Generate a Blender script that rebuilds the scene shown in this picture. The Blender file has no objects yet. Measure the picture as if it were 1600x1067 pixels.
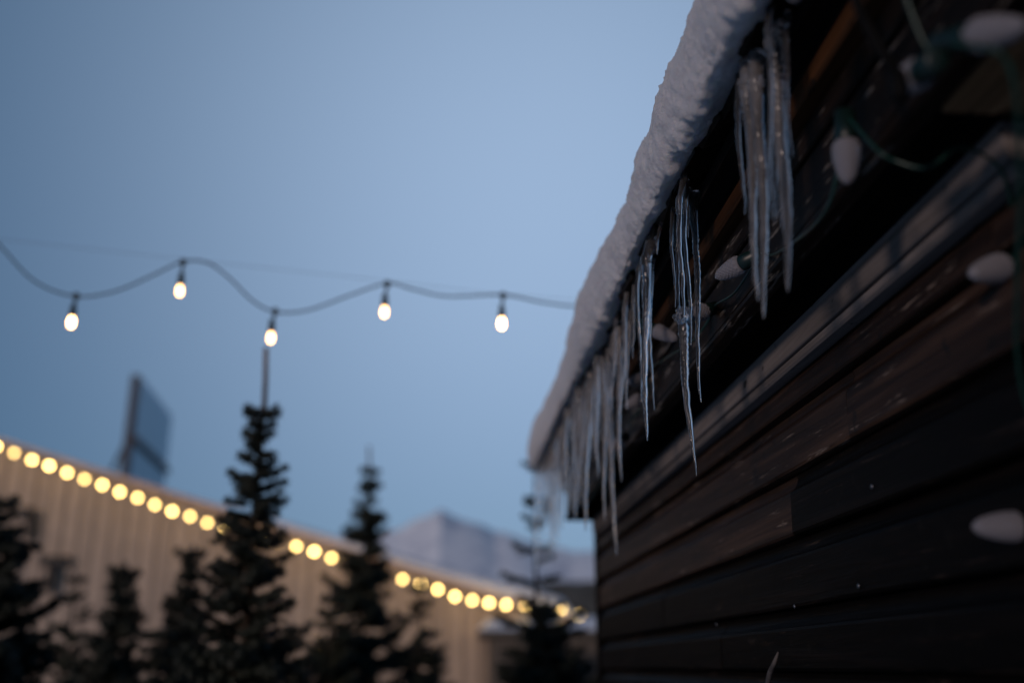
import bpy, bmesh, math, random
from mathutils import Vector, noise
R = math.radians
random.seed(7)
S = bpy.context.scene
COL = S.collection

# ------------------------------------------------------------------ camera
EYE = Vector((0.0, 0.0, 1.65))
PITCH, YAW, FPX = R(18.08), R(3.84), 1555.6
cd = bpy.data.cameras.new('camera')
cd.lens = 35.0; cd.sensor_width = 36.0; cd.clip_start = 0.02; cd.clip_end = 20000
cd.dof.use_dof = True; cd.dof.focus_distance = 1.30; cd.dof.aperture_fstop = 1.7
cd.dof.aperture_blades = 9; cd.dof.aperture_rotation = 0.3
cam = bpy.data.objects.new('camera', cd); COL.objects.link(cam)
cam.location = EYE; cam.rotation_euler = (R(90) + PITCH, 0, -YAW)
S.camera = cam
# ------------------------------------------------------------------ sky: dusk
def pix(x, y):
    h = Vector((math.sin(YAW), math.cos(YAW), 0)); z = Vector((0, 0, 1))
    f = h*math.cos(PITCH) + z*math.sin(PITCH); u = -h*math.sin(PITCH) + z*math.cos(PITCH)
    r = Vector((math.cos(YAW), -math.sin(YAW), 0))
    return f*FPX + r*(x-800) + u*(533.5-y)
def at_x(x, y, X): d = pix(x, y); return EYE + d*((X-EYE.x)/d.x)
def at_y(x, y, Y): d = pix(x, y); return EYE + d*((Y-EYE.y)/d.y)
def at_z(x, y, Z): d = pix(x, y); return EYE + d*((Z-EYE.z)/d.z)
def at_d(x, y, D): return EYE + pix(x, y)*(D/FPX)          # D = distance along the lens axis

SUN_AZ, SUN_EL = 216.0, 7.0            # afterglow behind the photographer's left shoulder
W = bpy.data.worlds.new('World'); S.world = W; W.use_nodes = True
nt = W.node_tree; N = nt.nodes; L = nt.links
sky = N.new('ShaderNodeTexSky'); sky.sky_type = 'NISHITA'; sky.sun_disc = False
sky.sun_elevation = R(SUN_EL); sky.sun_rotation = R(SUN_AZ); sky.ozone_density = 4.0; sky.dust_density = 0.2; sky.altitude = 600
sk = N.new('ShaderNodeVectorMath'); sk.operation = 'SCALE'; sk.inputs['Scale'].default_value = 0.025
L.new(sky.outputs[0], sk.inputs[0])
tc = N.new('ShaderNodeTexCoord'); nm = N.new('ShaderNodeVectorMath'); nm.operation = 'NORMALIZE'
L.new(tc.outputs['Generated'], nm.inputs[0])
dt = N.new('ShaderNodeVectorMath'); dt.operation = 'DOT_PRODUCT'; L.new(nm.outputs[0], dt.inputs[0])
dt.inputs[1].default_value = pix(880, 300).normalized()
def math_node(op, a, b):
    m = N.new('ShaderNodeMath'); m.operation = op
    for i, v in enumerate((a, b)):
        if v is None: continue
        if isinstance(v, (int, float)): m.inputs[i].default_value = v
        else: L.new(v, m.inputs[i])
    return m.outputs[0]
lobe = math_node('EXPONENT', math_node('MULTIPLY', math_node('SUBTRACT', dt.outputs['Value'], 1.0), 8.8), None)
gl = N.new('ShaderNodeVectorMath'); gl.operation = 'SCALE'; gl.inputs[0].default_value = (0.312, 0.388, 0.505); L.new(lobe, gl.inputs['Scale'])
ad = N.new('ShaderNodeVectorMath'); ad.operation = 'ADD'; L.new(sk.outputs[0], ad.inputs[0]); L.new(gl.outputs[0], ad.inputs[1])
ad2 = N.new('ShaderNodeVectorMath'); ad2.operation = 'ADD'; L.new(ad.outputs[0], ad2.inputs[0]); ad2.inputs[1].default_value = (0.0, 0.036, 0.088)
sc10 = N.new('ShaderNodeVectorMath'); sc10.operation = 'SCALE'; sc10.inputs['Scale'].default_value = 10.0; L.new(ad2.outputs[0], sc10.inputs[0])
L.new(sc10.outputs[0], N['Background'].inputs[0]); N['Background'].inputs[1].default_value = 0.1
sd = bpy.data.lights.new('sun', 'SUN'); sd.energy = 1.1; sd.angle = R(5); sd.color = (1.0, 0.77, 0.69)
so = bpy.data.objects.new('sun', sd); COL.objects.link(so)
so.rotation_euler = Vector((math.sin(R(SUN_AZ))*math.cos(R(SUN_EL)), math.cos(R(SUN_AZ))*math.cos(R(SUN_EL)), math.sin(R(SUN_EL)))).to_track_quat('Z', 'Y').to_euler()
S.view_settings.view_transform = 'Standard'; S.view_settings.look = 'None'
S.view_settings.exposure = 0.0; S.view_settings.gamma = 1.0; S.view_settings.use_curve_mapping = False
S.cycles.use_denoising = True; S.cycles.max_bounces = 10; S.cycles.transmission_bounces = 10
S.cycles.transparent_max_bounces = 8; S.cycles.caustics_reflective = False; S.cycles.caustics_refractive = False
S.cycles.sample_clamp_indirect = 6.0

# ------------------------------------------------------------------ materials
def mat(name):
    m = bpy.data.materials.new(name); m.use_nodes = True
    return m, m.node_tree, m.node_tree.nodes['Principled BSDF']
def lk(t, a, b): t.links.new(a, b)
def noise_tex(t, vec, scale, detail=5, rough=.55, dist=0.0):
    n = t.nodes.new('ShaderNodeTexNoise'); n.inputs['Scale'].default_value = scale; n.inputs['Detail'].default_value = detail
    n.inputs['Roughness'].default_value = rough; n.inputs['Distortion'].default_value = dist
    if vec: lk(t, vec, n.inputs['Vector'])
    return n.outputs['Fac']
def ramp(t, fac, stops):
    r = t.nodes.new('ShaderNodeValToRGB'); e = r.color_ramp.elements
    while len(e) < len(stops): e.new(0.5)
    for el, (p, c) in zip(e, stops): el.position = p; el.color = (*c, 1) if len(c) == 3 else c
    lk(t, fac, r.inputs[0]); return r.outputs[0]
def coords(t, scale, rnd=True):
    tcn = t.nodes.new('ShaderNodeTexCoord'); mp = t.nodes.new('ShaderNodeMapping'); mp.inputs['Scale'].default_value = scale
    lk(t, tcn.outputs['Object'], mp.inputs['Vector'])
    if rnd:
        oi = t.nodes.new('ShaderNodeObjectInfo'); mu = t.nodes.new('ShaderNodeVectorMath'); mu.operation = 'SCALE'
        cb = t.nodes.new('ShaderNodeCombineXYZ')
        for i in range(3): lk(t, oi.outputs['Random'], cb.inputs[i])
        lk(t, cb.outputs[0], mu.inputs[0]); mu.inputs['Scale'].default_value = 37.0
        lk(t, mu.outputs[0], mp.inputs['Location'])
    return mp.outputs[0]
def bump(t, b, h, strength, dist=0.002):
    n = t.nodes.new('ShaderNodeBump'); n.inputs['Strength'].default_value = strength; n.inputs['Distance'].default_value = dist
    lk(t, h, n.inputs['Height']); lk(t, n.outputs[0], b.inputs['Normal'])
def mix(t, f, a, b, typ='MIX'):
    m = t.nodes.new('ShaderNodeMix'); m.data_type = 'RGBA'; m.blend_type = typ
    for k, v in ((0, f), (6, a), (7, b)):
        if isinstance(v, (int, float)): m.inputs[k].default_value = v
        elif isinstance(v, tuple): m.inputs[k].default_value = (*v, 1)
        else: lk(t, v, m.inputs[k])
    return m.outputs[2]
M = {}
def wood(name, dark, mid, light, worn=None, rough=0.6, axis=1, worn_lo=.62, worn_hi=.7, bs=.8, spec=.12):
    m, t, b = mat(name)
    sc = [60.0, 60.0, 60.0]; sc[axis] = 2.2
    v = coords(t, sc); g = noise_tex(t, v, 1.0, 8, .65, .6)
    sc2 = [7.0, 7.0, 7.0]; sc2[axis] = .9
    p = noise_tex(t, coords(t, sc2), 1.0, 4, .5)
    c = ramp(t, g, [(.28, dark), (.5, mid), (.72, light)])
    c = mix(t, ramp(t, p, [(.35, (.45, .45, .45)), (.65, (1, 1, 1))]), (0, 0, 0), c) if False else mix(t, 1.0, c, ramp(t, p, [(.3, (.5, .48, .46)), (.7, (1.15, 1.1, 1.05))]), 'MULTIPLY')
    if worn:
        sc3 = [85.0, 85.0, 85.0]; sc3[axis] = 7.0
        w = noise_tex(t, coords(t, sc3), 1.0, 9, .72)
        c = mix(t, ramp(t, w, [(worn_lo, (0, 0, 0)), (worn_hi, (1, 1, 1))]), c, worn)
    k = noise_tex(t, coords(t, (40, 40, 40)), 1.0, 2, .4)      # small dark specks and knots
    c = mix(t, ramp(t, k, [(.27, (.18, .16, .15)), (.32, (1, 1, 1))]), (0.006, 0.005, 0.004), c)
    lk(t, c, b.inputs['Base Color']); b.inputs['Roughness'].default_value = rough; b.inputs['Specular IOR Level'].default_value = spec
    bump(t, b, g, bs, .0015); M[name] = m
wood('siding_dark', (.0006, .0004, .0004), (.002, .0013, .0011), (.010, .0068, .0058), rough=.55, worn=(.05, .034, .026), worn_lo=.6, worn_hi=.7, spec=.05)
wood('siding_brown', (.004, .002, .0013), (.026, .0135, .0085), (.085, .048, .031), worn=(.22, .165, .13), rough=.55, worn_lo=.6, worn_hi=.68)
wood('fascia_wood', (.002, .0014, .001), (.008, .005, .0034), (.03, .018, .012), worn=(.2, .175, .15), rough=.55, worn_lo=.57, worn_hi=.63)
wood('trim_wood', (.012, .006, .003), (.05, .022, .009), (.1, .046, .02), rough=.5)
wood('soffit_wood', (.14, .08, .04), (.34, .2, .1), (.5, .31, .17), rough=.6)
wood('grey_board', (.1, .09, .086), (.19, .175, .17), (.26, .24, .235), rough=.75, bs=.4)
wood('shingle_wood', (.006, .005, .004), (.018, .013, .01), (.06, .04, .025), rough=.35, axis=0)
wood('roof_deck', (.006, .005, .004), (.012, .009, .008), (.02, .015, .012), rough=.7)
wood('bark', (.02, .014, .01), (.05, .036, .026), (.1, .08, .06), rough=.9, axis=2)
wood('leader_bark', (.1, .085, .075), (.16, .14, .13), (.22, .2, .19), rough=.8, axis=2)
wood('splinter_wood', (.05, .046, .046), (.09, .085, .085), (.14, .13, .125), rough=.7, axis=2)

m, t, b = mat('snow'); M['snow'] = m
v = coords(t, (1, 1, 1), False)
b.inputs['Base Color'].default_value = (.86, .87, .9, 1); b.inputs['Roughness'].default_value = .75
b.inputs['Subsurface Weight'].default_value = .6; b.inputs['Subsurface Radius'].default_value = (.02, .025, .03); b.inputs['Subsurface Scale'].default_value = .6
n1 = noise_tex(t, v, 260, 4, .8); n2 = noise_tex(t, v, 75, 6, .75)
a1 = t.nodes.new('ShaderNodeMath'); a1.operation = 'ADD'; lk(t, n1, a1.inputs[0]); lk(t, n2, a1.inputs[1])
bump(t, b, a1.outputs[0], 1.0, .009)
m, t, b = mat('snow_far'); M['snow_far'] = m
b.inputs['Base Color'].default_value = (.84, .85, .88, 1); b.inputs['Roughness'].default_value = .85
bump(t, b, noise_tex(t, coords(t, (1, 1, 1), False), 1.2, 6, .6), .5, .15)

def ice(name, rough, milk, tint):
    m, t, b = mat(name); M[name] = m
    v = coords(t, (1, 1, .35)); n = noise_tex(t, v, 210, 4, .6); n2 = noise_tex(t, coords(t, (1, 1, 1)), 900, 2, .5)
    b.inputs['Base Color'].default_value = (*tint, 1); b.inputs['IOR'].default_value = 1.31
    b.inputs['Transmission Weight'].default_value = 1.0
    lk(t, ramp(t, n, [(.35, (rough, rough, rough)), (.75, (rough+.05, rough+.05, rough+.05))]), b.inputs['Roughness'])
    a = t.nodes.new('ShaderNodeMath'); a.operation = 'MULTIPLY_ADD'; a.inputs[1].default_value = .25; lk(t, n2, a.inputs[0]); lk(t, n, a.inputs[2])
    bump(t, b, a.outputs[0], .16, .002)
    tw = ramp(t, noise_tex(t, coords(t, (1, 1, .3)), 60, 4, .6), [(.4, (1-milk*.4,)*3), (.75, (1-milk,)*3)])
    lk(t, tw, b.inputs['Transmission Weight'])
ice('ice_clear', .09, .05, (.98, .98, 1.0)); ice('ice_cloudy', .12, .17, (.98, .95, .95))

m, t, b = mat('frosted_plastic'); M['frosted_plastic'] = m
b.inputs['Base Color'].default_value = (.46, .45, .49, 1); b.inputs['Transmission Weight'].default_value = .6; b.inputs['Roughness'].default_value = .1; b.inputs['IOR'].default_value = 1.45
m, t, b = mat('socket_green'); M['socket_green'] = m
b.inputs['Base Color'].default_value = (.003, .014, .012, 1); b.inputs['Roughness'].default_value = .4
m, t, b = mat('wire_green'); M['wire_green'] = m
b.inputs['Base Color'].default_value = (.006, .036, .026, 1); b.inputs['Roughness'].default_value = .35
m, t, b = mat('black_rubber'); M['black_rubber'] = m
b.inputs['Base Color'].default_value = (.003, .003, .003, 1); b.inputs['Roughness'].default_value = .7; b.inputs['Specular IOR Level'].default_value = .1
m, t, b = mat('cable_rubber'); M['cable_rubber'] = m
b.inputs['Base Color'].default_value = (.012, .02, .018, 1); b.inputs['Roughness'].default_value = .6
m, t, b = mat('steel_wire'); M['steel_wire'] = m
b.inputs['Base Color'].default_value = (.12, .12, .13, 1); b.inputs['Metallic'].default_value = .8; b.inputs['Roughness'].default_value = .5
m, t, b = mat('nail_steel'); M['nail_steel'] = m
b.inputs['Base Color'].default_value = (.2, .2, .21, 1); b.inputs['Metallic'].default_value = 1; b.inputs['Roughness'].default_value = .4
def lamp_mat(name, col, st):
    m, t, b = mat(name); M[name] = m
    b.inputs['Base Color'].default_value = (.8, .6, .4, 1); b.inputs['Roughness'].default_value = .2
    b.inputs['Emission Color'].default_value = (*col, 1); b.inputs['Emission Strength'].default_value = st
lamp_mat('bulb_glow', (1.0, .54, .19), 22.0)
lamp_mat('bulb_glow_far', (1.0, .66, .21), 17.0)
def lamp_vary(name, zs):
    t = M[name].node_tree; b = t.nodes['Principled BSDF']; st = b.inputs['Emission Strength'].default_value
    tcn = t.nodes.new('ShaderNodeTexCoord'); sp_ = t.nodes.new('ShaderNodeSeparateXYZ'); lk(t, tcn.outputs['Object'], sp_.inputs[0])
    mr = t.nodes.new('ShaderNodeMapRange'); mr.inputs[1].default_value = zs[0]; mr.inputs[2].default_value = zs[1]; mr.inputs[3].default_value = .12; mr.inputs[4].default_value = 1.0
    lk(t, sp_.outputs[2], mr.inputs[0])
    oi = t.nodes.new('ShaderNodeObjectInfo'); mo = t.nodes.new('ShaderNodeMapRange'); mo.inputs[3].default_value = st*.5; mo.inputs[4].default_value = st*1.35
    lk(t, oi.outputs['Random'], mo.inputs[0])
    mu = t.nodes.new('ShaderNodeMath'); mu.operation = 'MULTIPLY'; lk(t, mr.outputs[0], mu.inputs[0]); lk(t, mo.outputs[0], mu.inputs[1])
    lk(t, mu.outputs[0], b.inputs['Emission Strength'])
def plain(name, c, rough=.8, var=.25, scale=3.0):
    m, t, b = mat(name); M[name] = m
    n = noise_tex(t, coords(t, (1, 1, 1)), scale, 5, .6)
    oi = t.nodes.new('ShaderNodeObjectInfo')
    c1 = ramp(t, n, [(.3, tuple(x*(1-var) for x in c)), (.7, tuple(min(1, x*(1+var)) for x in c))])
    c2 = mix(t, 1.0, c1, ramp(t, oi.outputs['Random'], [(0, (.86,)*3), (1, (1.08,)*3)]), 'MULTIPLY')
    lk(t, c2, b.inputs['Base Color']); b.inputs['Roughness'].default_value = rough
lamp_vary('bulb_glow', (0.0, -.014)); lamp_vary('bulb_glow_far', (.05, .03))
plain('barn_siding', (.43, .34, .265), .75, .12); plain('barn_batten', (.33, .26, .205), .75, .12); plain('barn_trim', (.42, .3, .24), .7)
plain('sign_face', (.9, .88, .88), .6, .1); plain('sign_frame', (.06, .055, .06), .6); plain('needle_dark', (.014, .018, .009), .7, .4, 9.0)
plain('needle_olive', (.022, .026, .011), .7, .4, 9.0); plain('dark_metal', (.012, .011, .01), .6); plain('shed_wall', (.1, .08, .06), .8)
m, t, b = mat('mountain_rock_snow'); M['mountain'] = m
v = coords(t, (1, 1, 1), False)
n = noise_tex(t, v, .009, 9, .65); 
lk(t, ramp(t, n, [(.32, (.48, .54, .66)), (.47, (.9, .93, .98))]), b.inputs['Base Color']); b.inputs['Roughness'].default_value = .9
m, t, b = mat('forest_hill'); M['forest_hill'] = m
lk(t, ramp(t, noise_tex(t, coords(t, (1, 1, 1), False), .05, 8, .65), [(.35, (.05, .045, .035)), (.65, (.19, .16, .12))]), b.inputs['Base Color']); b.inputs['Roughness'].default_value = 1

# ------------------------------------------------------------------ helpers
def link(name, me, material=None, parent=None, loc=None):
    o = bpy.data.objects.new(name, me); COL.objects.link(o)
    if material and me: me.materials.clear(); me.materials.append(M[material])
    if parent: o.parent = parent
    if loc is not None: o.location = loc
    return o
def tag(o, label=None, cat=None, group=None, kind=None):
    for k, v in (('label', label), ('category', cat), ('group', group), ('kind', kind)):
        if v: o[k] = v
    return o
def thing(name, label, cat, loc=(0, 0, 0), group=None):
    return tag(link(name, None, loc=loc), label, cat, group)
def local(parent, p):
    return Vector(p) - (parent.location if parent else Vector())
def mesh(name, verts, faces, smooth=False):
    me = bpy.data.meshes.new(name); me.from_pydata([tuple(v) for v in verts], [], faces); me.update()
    if smooth: me.polygons.foreach_set('use_smooth', [True]*len(me.polygons))
    return me
def box_mesh(name, sx, sy, sz, bev=0.0):
    bm = bmesh.new(); bmesh.ops.create_cube(bm, size=1)
    for v in bm.verts: v.co = Vector((v.co.x*sx, v.co.y*sy, v.co.z*sz))
    if bev: bmesh.ops.bevel(bm, geom=bm.edges[:], offset=bev, segments=1, affect='EDGES')
    me = bpy.data.meshes.new(name); bm.to_mesh(me); bm.free(); return me
def box(name, lo, hi, material, parent=None, bev=0.0, base=None):
    lo, hi = Vector(lo), Vector(hi); c = (lo+hi)/2; d = hi-lo
    off = base if base is not None else Vector()
    return link(name, box_mesh(name, d.x, d.y, d.z, bev), material, parent, c-off)
def frames(pts):
    out = []; ref = None
    for i, p in enumerate(pts):
        a = pts[max(i-1, 0)]; c = pts[min(i+1, len(pts)-1)]
        tn = (c-a).normalized() if (c-a).length > 1e-9 else Vector((0, 0, -1))
        if ref is None: ref = tn.orthogonal().normalized()
        ref = (ref - tn*ref.dot(tn)).normalized()
        out.append((p, ref.copy(), tn.cross(ref)))
    return out
def tube_mesh(name, pts, rad, seg=8, smooth=True):
    pts = [Vector(p) for p in pts]; vs, fs = [], []
    for i, (p, a, b) in enumerate(frames(pts)):
        r = rad[i] if isinstance(rad, (list, tuple)) else rad
        for k in range(seg):
            an = 2*math.pi*k/seg; vs.append(p + (a*math.cos(an) + b*math.sin(an))*r)
    n = len(pts)
    for i in range(n-1):
        for k in range(seg):
            q = (k+1) % seg; fs.append((i*seg+k, i*seg+q, (i+1)*seg+q, (i+1)*seg+k))
    fs.append(tuple(range(seg))[::-1]); fs.append(tuple(range((n-1)*seg, n*seg)))
    return mesh(name, vs, fs, smooth)
def spline(pts, n=10):
    pts = [Vector(p) for p in pts]; out = []
    for i in range(len(pts)-1):
        p0, p1, p2, p3 = pts[max(i-1, 0)], pts[i], pts[i+1], pts[min(i+2, len(pts)-1)]
        for k in range(n):
            u = k/n
            out.append(.5*((2*p1) + (p2-p0)*u + (2*p0-5*p1+4*p2-p3)*u*u + (3*p1-p0-3*p2+p3)*u**3))
    out.append(pts[-1]); return out
def lathe(name, prof, seg=20, smooth=True):
    vs, fs = [], []
    for r, z in prof:
        for k in range(seg):
            an = 2*math.pi*k/seg; vs.append((r*math.cos(an), r*math.sin(an), z))
    for i in range(len(prof)-1):
        for k in range(seg):
            q = (k+1) % seg; fs.append((i*seg+k, i*seg+q, (i+1)*seg+q, (i+1)*seg+k))
    fs.append(tuple(range(seg))[::-1]); fs.append(tuple(range((len(prof)-1)*seg, len(prof)*seg)))
    return mesh(name, vs, fs, smooth)
def aim(o, d):            # local +Z towards d
    o.rotation_mode = 'QUATERNION'; o.rotation_quaternion = Vector(d).to_track_quat('Z', 'Y')

# ------------------------------------------------------------------ ground, hills, mountains
gv, gf = [], []
rings = [0, 3, 8, 16, 30, 60, 150, 400, 1200, 4000, 9000]
gv.append((0, 0, 0)); SEG = 48
for r in rings[1:]:
    for k in range(SEG):
        a = 2*math.pi*k/SEG; x, y = r*math.cos(a), r*math.sin(a)
        gv.append((x, y, -.03*abs(noise.noise(Vector((x*.3, y*.3, 0)))) if r < 100 else -.05))
for k in range(SEG): gf.append((0, 1+k, 1+(k+1) % SEG))
for i in range(len(rings)-2):
    for k in range(SEG):
        q = (k+1) % SEG; a = 1+i*SEG; gf.append((a+k, a+SEG+k, a+SEG+q, a+q))
tag(link('ground', mesh('ground', gv, gf, True), 'snow_far'), 'snow covered ground around the hut', kind='structure')
def ridge(name, material, D, line, depth, rough, nx, label):
    xs = [p[0] for p in line]; vs, fs = [], []
    rows = 15
    for j in range(rows):
        u = j/(rows-1)*2-1; s = max(0, 1-(abs(u)**1.05 if u <= 0 else min(1, u*1.5)**.8))
        for i in range(nx):
            x = xs[0] + (xs[-1]-xs[0])*i/(nx-1)
            k = max(q for q in range(len(line)-1) if line[q][0] <= x) if x > xs[0] else 0
            k = min(k, len(line)-2); (xa, ya), (xb, yb) = line[k], line[k+1]
            y = ya + (yb-ya)*(x-xa)/(xb-xa)
            top = at_d(x, y, D); h = top.z
            d = depth*u
            ns = noise.fractal(Vector((top.x/rough, (top.y+d)/rough, 3.1)), .9, 2.1, 6)
            hz = h*s*(1+.10*ns) - (2 if s == 0 else 0) + (0 if s == 0 else h*.05*ns*(1-s))
            base = at_d(x, 1041, D)
            vs.append((top.x, base.y + d + depth*.06*ns, hz))
    for j in range(rows-1):
        for i in range(nx-1):
            a = j*nx+i; fs.append((a, a+1, a+nx+1, a+nx))
    return tag(link(name, mesh(name, vs, fs, False), material), label, kind='structure')
ridge('mountain', 'mountain', 3200, [(-900, 960), (-200, 900), (200, 862), (440, 828), (540, 826), (590, 821), (625, 812), (655, 796), (690, 778), (712, 789), (740, 800), (775, 822), (810, 826), (850, 842), (960, 850), (1300, 880), (2300, 960)], 700, 260, 150, 'snowy mountain ridge behind the rooftops')
ridge('hill', 'forest_hill', 420, [(-700, 1030), (300, 985), (600, 945), (760, 915), (850, 906), (960, 902), (1300, 915), (2200, 1000)], 90, 30, 120, 'low wooded hill in front of the mountain')

# ------------------------------------------------------------------ hut
EZ = EYE.z
XE, ZE = .305, EZ+.585       # drip edge of the roof
XT = .362                    # raised top trim of the fascia
XF, ZB = .385, EZ+.440       # fascia face, its lower edge = soffit height
XW = .476                    # wall face
Y0, Y1 = -1.25, 3.15
XB = 2.75                    # back wall
hut = thing('wooden_hut', 'small dark wooden hut with plank walls under a snowy eave', 'hut', (XW, Y1, 0))
HB = hut.location.copy()
def hbox(name, lo, hi, material, parent=hut, bev=.0, pbase=HB):
    return box(name, lo, hi, material, parent, bev, pbase)
wall = hbox('wall', (XW+.022, Y0, 0.03), (XW+.05, Y1, ZB+.1), 'roof_deck')
WC = (Vector((XW+.022, Y0, 0.03))+Vector((XW+.05, Y1, ZB+.1)))/2
def plank(name, x, y0, y1, z0, h, material, parent, pbase):
    prof = [(.024, h), (.012, h), (.0125, h-.006), (.0115, h-.011), (.009, h-.016), (.005, h-.0205), (.001, h-.0235), (0, h-.027), (-.0015, .004), (0, .0005), (.004, .0), (.024, .0)]
    n = max(2, int((y1-y0)/.12)); vs, fs = [], []; k = len(prof)
    ph = random.random()*9
    for i in range(n+1):
        y = (y1-y0)*i/n - (y1-y0)/2
        wv = .0016*noise.noise(Vector((ph, (y+y0)*2.2, z0*9)))
        for q, (o, z) in enumerate(prof):
            e = .0008*noise.noise(Vector((ph+q*2, y*14, 0)))
            vs.append((o + (wv+e if 0 < q < k-1 else 0), y, z + wv*.7))
    for i in range(n):
        for q in range(k-1): fs.append((i*k+q, (i+1)*k+q, (i+1)*k+q+1, i*k+q+1))
        fs.append((i*k+k-1, (i+1)*k+k-1, (i+1)*k, i*k))
    fs.append(tuple(range(k))); fs.append(tuple(range(n*k, n*k+k))[::-1])
    return link(name, mesh(name, vs, fs), material, parent, Vector((x, (y0+y1)/2, z0)) - pbase)
edges = [.398, .34, .254, .169, .076, -.007]
while edges[-1] > -1.55: edges.append(edges[-1]-.0865)
jp = at_x(1312, 516, XW).y; jq = at_x(1229, 705, XW).y; jr = at_x(1118, 868, XW).y
joints = {0: [jp-.35, 2.1], 1: [jp, 2.3], 2: [jq], 3: [2.2, .2], 4: [jr], 5: [.75]}
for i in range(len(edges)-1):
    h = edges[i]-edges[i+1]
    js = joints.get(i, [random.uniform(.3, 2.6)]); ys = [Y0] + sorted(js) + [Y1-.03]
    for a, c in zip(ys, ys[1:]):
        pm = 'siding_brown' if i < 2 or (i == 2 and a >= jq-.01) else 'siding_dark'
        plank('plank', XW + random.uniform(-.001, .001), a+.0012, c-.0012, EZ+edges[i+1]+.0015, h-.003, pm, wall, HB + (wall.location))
hbox('corner_board', (XW-.004, Y1-.03, .03), (XW+.05, Y1+.02, ZB-.001), 'siding_dark', bev=.002)
# nails along the planks
nail_me = lathe('nail', [(.0028, 0), (.003, .0008), (.0022, .0016), (.0006, .002)], 8)
for (x, y) in ((1363, 760), (1342, 915), (1242, 947), (1120, 975)):
    p = at_x(x, y, XW-.0018); o = link('nail', nail_me, 'nail_steel', hut, p-HB); aim(o, (-1, 0, 0))
# frieze: grey board under the eave, small moulding below it
NY = at_z(1395, 176, ZB).y
hbox('frieze_board', (.461, NY+.004, EZ+.4015), (XW+.021, Y1-.032, EZ+.4385), 'grey_board', bev=.0015)
hbox('frieze_moulding', (.464, NY+.004, EZ+.386), (XW+.012, Y1-.032, EZ+.400), 'grey_board', bev=.003)
hbox('soffit_board', (XF+.024, Y0, ZB+.001), (.432, NY, ZB+.02), 'soffit_wood', bev=.001)
hbox('soffit_board', (.4335, Y0, ZB-.0005), (XW+.02, NY-.002, ZB+.019), 'soffit_wood', bev=.001)
hbox('soffit_panel', (XF+.02, Y0, ZB+.075), (XW+.02, Y1, ZB+.085), 'roof_deck')
# fascia: raised trim on top, two weathered boards below
for a, c in ((Y0, .62), (.622, 2.15), (2.152, Y1+.02)):
    hbox('fascia_trim', (XT, a, EZ+.561), (XF+.02, c, EZ+.586), 'trim_wood', bev=.003)
for a, c in ((Y0, 1.05), (1.052, Y1+.02)):
    hbox('fascia_board', (XF-.004, a, EZ+.527), (XF+.02, c, EZ+.559), 'fascia_wood', bev=.002)
for a, c in ((Y0, .45), (.452, 1.75), (1.752, Y1+.02)):
    hbox('fascia_board', (XF, a, EZ+.457), (XF+.02, c, EZ+.5245), 'fascia_wood', bev=.002)
hbox('fascia_bead', (XF-.005, Y0, ZB), (XF+.022, Y1+.02, EZ+.4555), 'fascia_wood', bev=.005)
hbox('blocking', (.372, Y0, EZ+.5865), (.398, Y1+.02, EZ+.609), 'roof_deck')
hbox('end_cap', (XF+.022, Y1+.001, ZB+.001), (XW+.03, Y1+.019, EZ+.575), 'siding_dark')
# other walls
for nm_, lo, hi in (('end_wall', (XW+.052, Y1-.05, .03), (XB-.05, Y1-.005, ZB+.1)), ('end_wall', (XW+.052, Y0, .03), (XB-.05, Y0+.045, ZB+.1)), ('back_wall', (XB-.048, Y0, .03), (XB, Y1-.005, ZB+.1))):
    hbox(nm_, lo, hi, 'siding_dark')
SL = math.tan(R(24)); XR = (XE + XB + .17)/2; ZR = ZE + (XR-XE)*SL
for y in (Y0+.02, Y1-.04):
    vs = [(XW+.05, y, ZB+.102), (XB-.05, y, ZB+.102), (XR, y, ZR-.09)]
    link('gable_panel', mesh('gable_panel', [Vector(q)-HB for q in vs] + [Vector(q)+Vector((0, .02, 0))-HB for q in vs], [(0, 1, 2), (5, 4, 3), (0, 3, 4, 1), (1, 4, 5, 2), (2, 5, 3, 0)]), 'siding_dark', hut)
def slab(name, x0, z0, x1, z1, th, ya, yb, material, parent, pb):
    vs = []
    for y in (ya, yb): vs += [Vector((x0, y, z0))-pb, Vector((x1, y, z1))-pb, Vector((x1, y, z1+th))-pb, Vector((x0, y, z0+th))-pb]
    return link(name, mesh(name, vs, [(0, 1, 2, 3), (7, 6, 5, 4), (0, 4, 5, 1), (1, 5, 6, 2), (2, 6, 7, 3), (3, 7, 4, 0)]), material, parent)
RY0, RY1 = Y0-.1, Y1+.08
roof = slab('roof', XE+.03, ZE+.03*SL-.003, XR, ZR, .02, RY0, RY1, 'roof_deck', hut, HB)
slab('roof', XR+.001, ZR, XB+.17, ZE, .02, RY0, RY1, 'roof_deck', hut, HB)
y = RY0
while y < RY1-.05:                                   # ragged eave course of split shingles
    w = random.uniform(.06, .13); th = random.uniform(.007, .013); x0 = XE - random.uniform(.0, .016); ln = .16
    bm = bmesh.new(); bmesh.ops.create_cube(bm, size=1)
    for vv in bm.verts: vv.co = Vector((vv.co.x*ln + (0 if vv.co.x > 0 else random.uniform(-.006, .006)), vv.co.y*(w-.004), vv.co.z*th*(1 if vv.co.x < 0 else .5)))
    bmesh.ops.subdivide_edges(bm, edges=bm.edges[:], cuts=1)
    for vv in bm.verts: vv.co += Vector([random.uniform(-.0016, .0016) for _ in range(3)])
    me = bpy.data.meshes.new('shingle'); bm.to_mesh(me); bm.free()
    o = link('shingle', me, 'shingle_wood', roof, Vector((x0+ln/2, y+w/2, ZE+ln/2*SL+.024 + random.uniform(0, .004)))-HB)
    o.rotation_euler = (0, -R(24), random.uniform(-.02, .02)); y += w

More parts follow.
